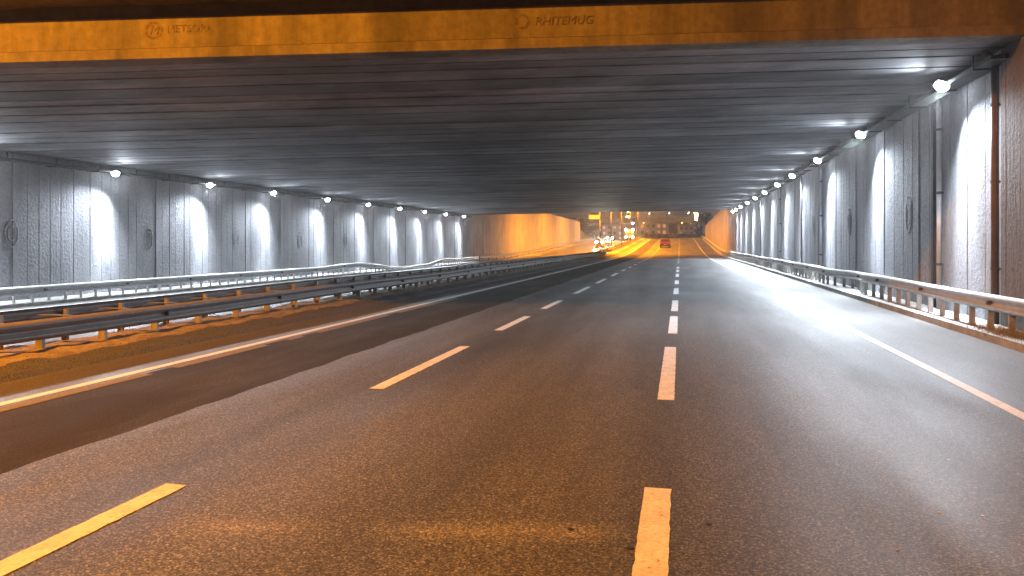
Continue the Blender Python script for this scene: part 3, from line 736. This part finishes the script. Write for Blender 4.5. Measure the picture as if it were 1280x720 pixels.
def make_truck(loc, rz, label, lit, W=2.4, H=3.5, L=7.5, group=None, power=0):
    root = empty('truck', loc, rz); tag(root, label, 'truck', group); hw = W/2
    c = MB(); c.sweep([(-L/2, .55, 2.0, .94), (-L/2+.25, .5, 2.55, .98), (-L/2+.7, .5, 2.8, 1), (-L/2+2.0, .5, 2.85, 1)], lambda i, s: [(-hw*s[3], s[0], s[1]), (hw*s[3], s[0], s[1]), (hw*s[3], s[0], s[2]-.2), (hw*s[3]*.9, s[0], s[2]), (-hw*s[3]*.9, s[0], s[2]), (-hw*s[3], s[0], s[2]-.2)], closed=True)
    cb = c.build('cab', M['cargrey'], root)
    MB().hexa([(-hw*.86,-L/2-.01,1.55),(hw*.86,-L/2-.01,1.55),(hw*.88,-L/2+.2,2.4),(-hw*.88,-L/2+.2,2.4)], [(-hw*.86,-L/2-.03,1.56),(hw*.86,-L/2-.03,1.56),(hw*.88,-L/2+.18,2.42),(-hw*.88,-L/2+.18,2.42)]).build('windscreen', M['glass'], cb)
    MB().box(-hw, hw, -L/2+2.15, L/2, .95, H).build('cargo_box', M['cardark'], root)
    MB().box(-hw*.7, hw*.7, -L/2+.4, L/2-.1, .6, .94).build('chassis', M['rubber'], root)
    MB().box(-hw*.95, hw*.95, L/2-.15, L/2-.05, .38, .55).build('bumper', M['steel'], root)
    for s in (-1, 1):
        for yy in (-L/2+1.0, L/2-1.4): wheel(root, s*(hw-.16), yy, .48, .28)
        MB().tube([(s*hw*.74, -L/2+.05, .85), (s*hw*.74, -L/2-.06, .85)], [.18, .14], 14).build('headlight', M['head'] if lit else M['glass'], root)
        if lit: MB().tube([(s*hw*.74, -L/2+.25, 2.66), (s*hw*.74, -L/2+.1, 2.66)], [.16, .13], 14).build('roof_light', M['head'], root)
        MB().box(min(s*hw*.7, s*hw*.95), max(s*hw*.7, s*hw*.95), L/2+.001, L/2+.03, .7, .9).build('tail_light', M['tail'], root)
        MB().box(min(s*(hw+.02), s*(hw+.2)), max(s*(hw+.02), s*(hw+.2)), -L/2+.3, -L/2+.4, 1.7, 2.2).build('mirror', M['rubber'], root)
    MB().box(-.3, .3, L/2+.001, L/2+.012, .98, 1.12).build('number_plate', M['chip'], root)
    if power: spot('headlight_beam', (0, -L/2-.15, .8), (0, -L/2-14, -.1), power, (1, .88, .7), 70, .8, root, .1)
    return root
def zl(y): return road_z(y)-0.45
x, y = world_at(831.5, 127)
make_car('carred', 'small dark red car seen from behind on the orange-lit ramp', (x, y, road_z(y)+.004), R(180), False)
gO = 'oncoming cars with headlights on'
def onc(px, zc, paint, label, power=900, **k):
    x, y = world_at(px, zc); return make_car(paint, label, (x, y, zl(y)+.004), R(0), True, gO, power=power, **k)
onc(750.5, 112, 'cargrey', 'leftmost and nearest oncoming car at the foot of the ramp with headlights on')
onc(762, 124, 'cardark', 'oncoming car nearest to the median guardrail with the brightest headlights', 1500)
onc(750.5, 152, 'cargrey', 'oncoming car higher on the ramp, behind the leftmost one', 800)
onc(763, 186, 'cardark', 'oncoming car near the crest left of the oncoming truck', 600)
x, y = world_at(788, 186)
make_truck((x, y, zl(y)+.004), 0, 'oncoming truck with roof lights at the crest beside the median guardrail', True, 2.3, 2.9, group=None, power=900)
x, y = world_at(841, 214)
make_truck((x, y, road_z(y)), R(180), 'tall dark truck seen from behind on the crest ahead of the red car', False, 2.1, 4.0)

# ------------------------------------------------------------------ far buildings
def building(px, zc, W_, H_, D_, fac, label, rows, cols, winm, lit=0.6, z0=-2, rz=0.0):
    x, y = world_at(px, zc); root = empty('apartment_building', (x, y, z0), rz); tag(root, label, 'building')
    MB().box(-W_/2, W_/2, 0, D_, 0, H_).build('wall', M[fac], root)
    MB().box(-W_/2-.3, W_/2+.3, -.3, D_+.3, H_+.002, H_+.45).build('roof', M['deckc'], root)
    for r_ in range(rows):
        for c_ in range(cols):
            cx = -W_/2 + (c_+.5)*W_/cols; cz = 2.2 + r_*3.1
            if cz > H_-1.3: continue
            f = MB().box(cx-.75, cx+.75, -.06, -.002, cz-.1, cz+1.6).build('window', M['deckc'], root)
            MB().box(cx-.65, cx+.65, -.075, -.061, cz, cz+1.5).build('pane', M[winm] if random.random() < lit else M['windark'], f)
    return root
building(820, 370, 16, 15, 12, 'facade', 'pale apartment building with lit windows behind the overpass', 4, 6, 'win', 0.55)
building(845, 430, 20, 17.5, 12, 'facade', 'wider grey-pink building farthest behind the overpass', 5, 7, 'winp', 0.4)
building(855, 330, 5.5, 7.5, 8, 'facade2', 'small ochre building right of the tall dark truck', 2, 2, 'win', 1.0)
building(775, 400, 26, 16, 12, 'facade', 'long apartment building behind the oncoming traffic', 4, 9, 'winp', 0.35)

# ------------------------------------------------------------------ trees, bushes
def tree(x, y, z, h, rad, n, label, group, name='tree', seed=0, crown_z=0.62, flat=0.8):
    rnd = random.Random(seed); root = empty(name, (x, y, z)); tag(root, label, 'tree' if name == 'tree' else 'bush', group)
    tr = MB(); tr.tube([(0, 0, -0.3), (0.05*h*.1, 0, h*.25), (0.02*h, .02*h, h*.6)], [h*.03+.02, h*.022+.02, h*.01+.01], 8)
    cl = []
    for i in range(9 if name == 'tree' else 6):
        a = rnd.uniform(0, 6.28); rr = rad*rnd.uniform(.3, .75); cz = h*crown_z + rad*flat*rnd.uniform(-.6, .7)
        c = (rr*math.cos(a), rr*math.sin(a), cz); cl.append((c, rad*rnd.uniform(.3, .5)))
        tr.tube([(0, 0, h*rnd.uniform(.2, .45)), (c[0]*.5, c[1]*.5, cz*.75), c], [h*.012+.01, h*.008+.008, .01], 5)
    tr.build('trunk', M['bark'], root)
    cr2 = MB()
    for i in range(n):
        c, r_ = rnd.choice(cl)
        d = Vector((rnd.gauss(0, 1), rnd.gauss(0, 1), rnd.gauss(0, 1))).normalized()*r_*rnd.uniform(.4, 1.15)
        p = Vector(c)+d; s = rad*.07*rnd.uniform(.6, 1.4)
        u_ = Vector((rnd.gauss(0, 1), rnd.gauss(0, 1), rnd.gauss(0, 1))).normalized(); v_ = u_.orthogonal().normalized()
        cr2.poly([p-u_*s, p+v_*s*.5, p+u_*s, p-v_*s*.5], [(0, 1, 2, 3)])
    cr2.build('crown', M['leaf'], root); return root
gT = 'dark trees near the crest'
for i, (px, zc, h, rad, dz) in enumerate(((876, 205, 9, 2.2, 2.0), (882, 196, 6.5, 1.8, 4.4), (872, 225, 7, 1.8, 1.2))):
    x, y = world_at(px, zc); tree(x, y, dz, h, rad, 900, ['tallest dark tree right of the crest beside the amber sign', 'dark tree above the end of the right ramp wall', 'smaller dark tree left of the tallest one by the crest'][i], gT, seed=i)
gT2 = 'dark trees on the left bank beyond the wall'
for i, (px, zc, h, rad) in enumerate(((724, 192, 7, 3.0), (735, 205, 6, 3.0), (745, 225, 5.5, 2.6), (716, 184, 6, 2.4))):
    x, y = world_at(px, zc); tree(x, y, 2.6, h, rad, 900, ['dark tree at the end of the orange left wall', 'second dark tree right of the orange left wall', 'low dark tree just left of the oncoming headlights', 'dark tree behind the end of the orange left wall'][i], gT2, seed=i+10, crown_z=.5)
gH = 'dark bushes in the median at the crest'
for i, (px, zc) in enumerate(((808, 208), (815, 211), (822, 214))):
    x, y = world_at(px, zc); tree(x, y, road_z(y)-.3, 2.2, 1.5, 700, f'{["left","middle","right"][i]} one of three round dark bushes at the end of the median', gH, 'bush', i+30, .45, .5)
# low dark hedge closing the road behind the crest
hg = MB(); rnd = random.Random(5)
for i in range(5000):
    x = rnd.uniform(-5, 8); y = rnd.uniform(226, 229); z = road_z(y)+rnd.uniform(0, 1.3) + .3*mn.noise(Vector((x*.6, 0, 0)))
    s = .14; u_ = Vector((rnd.gauss(0, 1), rnd.gauss(0, 1), rnd.gauss(0, 1))).normalized(); v_ = u_.orthogonal()
    p = Vector((x, y, z)); hg.poly([p-u_*s, p+v_*s*.5, p+u_*s, p-v_*s*.5], [(0, 1, 2, 3)])
tag(hg.build('hedge', M['leaf']), 'low dark hedge across the far end of the road behind the crest', 'hedge')

# ------------------------------------------------------------------ night haze
hm, ht, hp = new_mat('night_haze'); ht.nodes.remove(hp)
pv = N(ht, 'ShaderNodeVolumePrincipled'); pv.inputs['Color'].default_value = (0.95, 0.93, 0.92, 1); pv.inputs['Density'].default_value = 0.0010; pv.inputs['Anisotropy'].default_value = 0.8
ht.links.new(pv.outputs[0], ht.nodes['Material Output'].inputs['Volume'])
tag(MB().box(-1600, 1600, -700, 2600, -20, 90).build('haze', hm), kind='stuff')

# ------------------------------------------------------------------ litter and weeds
def chips(px, py, r, m, name, label, seed):
    x, y = road_pt(px, py); rnd = random.Random(seed); n = 7
    ring = [(r*rnd.uniform(.6, 1.1)*math.cos(2*math.pi*k/n), .8*r*rnd.uniform(.6, 1.1)*math.sin(2*math.pi*k/n)) for k in range(n)]
    mb = MB(); mb.poly([(a, b, 0) for a, b in ring]+[(a*.8, b*.8, r*.10) for a, b in ring], [tuple(range(n)), tuple(range(n, 2*n))]+[(k, (k+1) % n, (k+1) % n+n, k+n) for k in range(n)])
    return tag(mb.build(name, m, loc=(x, y, 0.005)), label, 'litter', 'scraps lying on the road')
chips(1174, 641, .018, M['chip'], 'paper_scrap', 'largest white scrap on the asphalt at lower right', 1)
chips(1210, 655, .012, M['chip'], 'paper_scrap', 'small white scrap right below the largest one', 2)
chips(1228, 645, .015, M['chip'], 'paper_scrap', 'greyish scrap right of the white ones', 3)
chips(1122, 688, .014, M['kerb'], 'paper_scrap', 'greyish scrap below the white ones, near the lower edge', 4)
chips(787, 686, .03, M['tar'], 'tar_scrap', 'black tar scrap just left of the nearest lane dash', 5)
chips(713, 662, .024, M['tar'], 'tar_scrap', 'black tar scrap left of the nearest lane dash, farther from it', 6)
chips(885, 655, .03, M['tar'], 'tar_scrap', 'thin black tar scrap right of the nearest lane dash', 7)
chips(1186, 575, .014, M['chip'], 'paper_scrap', 'pale scrap on the bright patch of the right lane', 8)
wd = MB(); rnd = random.Random(9)
for i in range(2600):
    y = rnd.choice([rnd.uniform(11.5, 15.5), rnd.gauss(14.2, .5)]); x = rnd.gauss(5.5, .14)
    h = rnd.uniform(.03, .16); a = rnd.uniform(0, 6.28); t_ = rnd.uniform(-.06, .06)
    wd.poly([(x, y, .12), (x+.008*math.cos(a), y+.008*math.sin(a), .12), (x+t_, y+rnd.uniform(-.06, .06), .12+h)], [(0, 1, 2)])
tag(wd.build('weeds', M['dry']), kind='stuff')
gv = MB(); rnd = random.Random(19)
for i in range(2200):
    y = rnd.uniform(3, 40)**1.0; x = rnd.choice([rnd.gauss(-8.25, .13), rnd.uniform(-10.3, -8.3)]); s = rnd.uniform(.006, .02)*(1 if y < 15 else 1.2)
    z = .02 + .10*math.sin(math.pi*(x+10.5)/2.5) + .05*f3(x, y, 0, 1.3) + .035*f3(x, y, 5, 4.0)
    if x > -8.1: z = 0.0
    q = [(x+s*rnd.uniform(.6, 1), y, z), (x, y+s*rnd.uniform(.6, 1), z), (x-s, y, z), (x, y-s, z), (x+rnd.uniform(-.3, .3)*s, y, z+s*.9)]
    gv.poly(q, [(0, 1, 4), (1, 2, 4), (2, 3, 4), (3, 0, 4)])
tag(gv.build('gravel', M['polem']), kind='stuff')
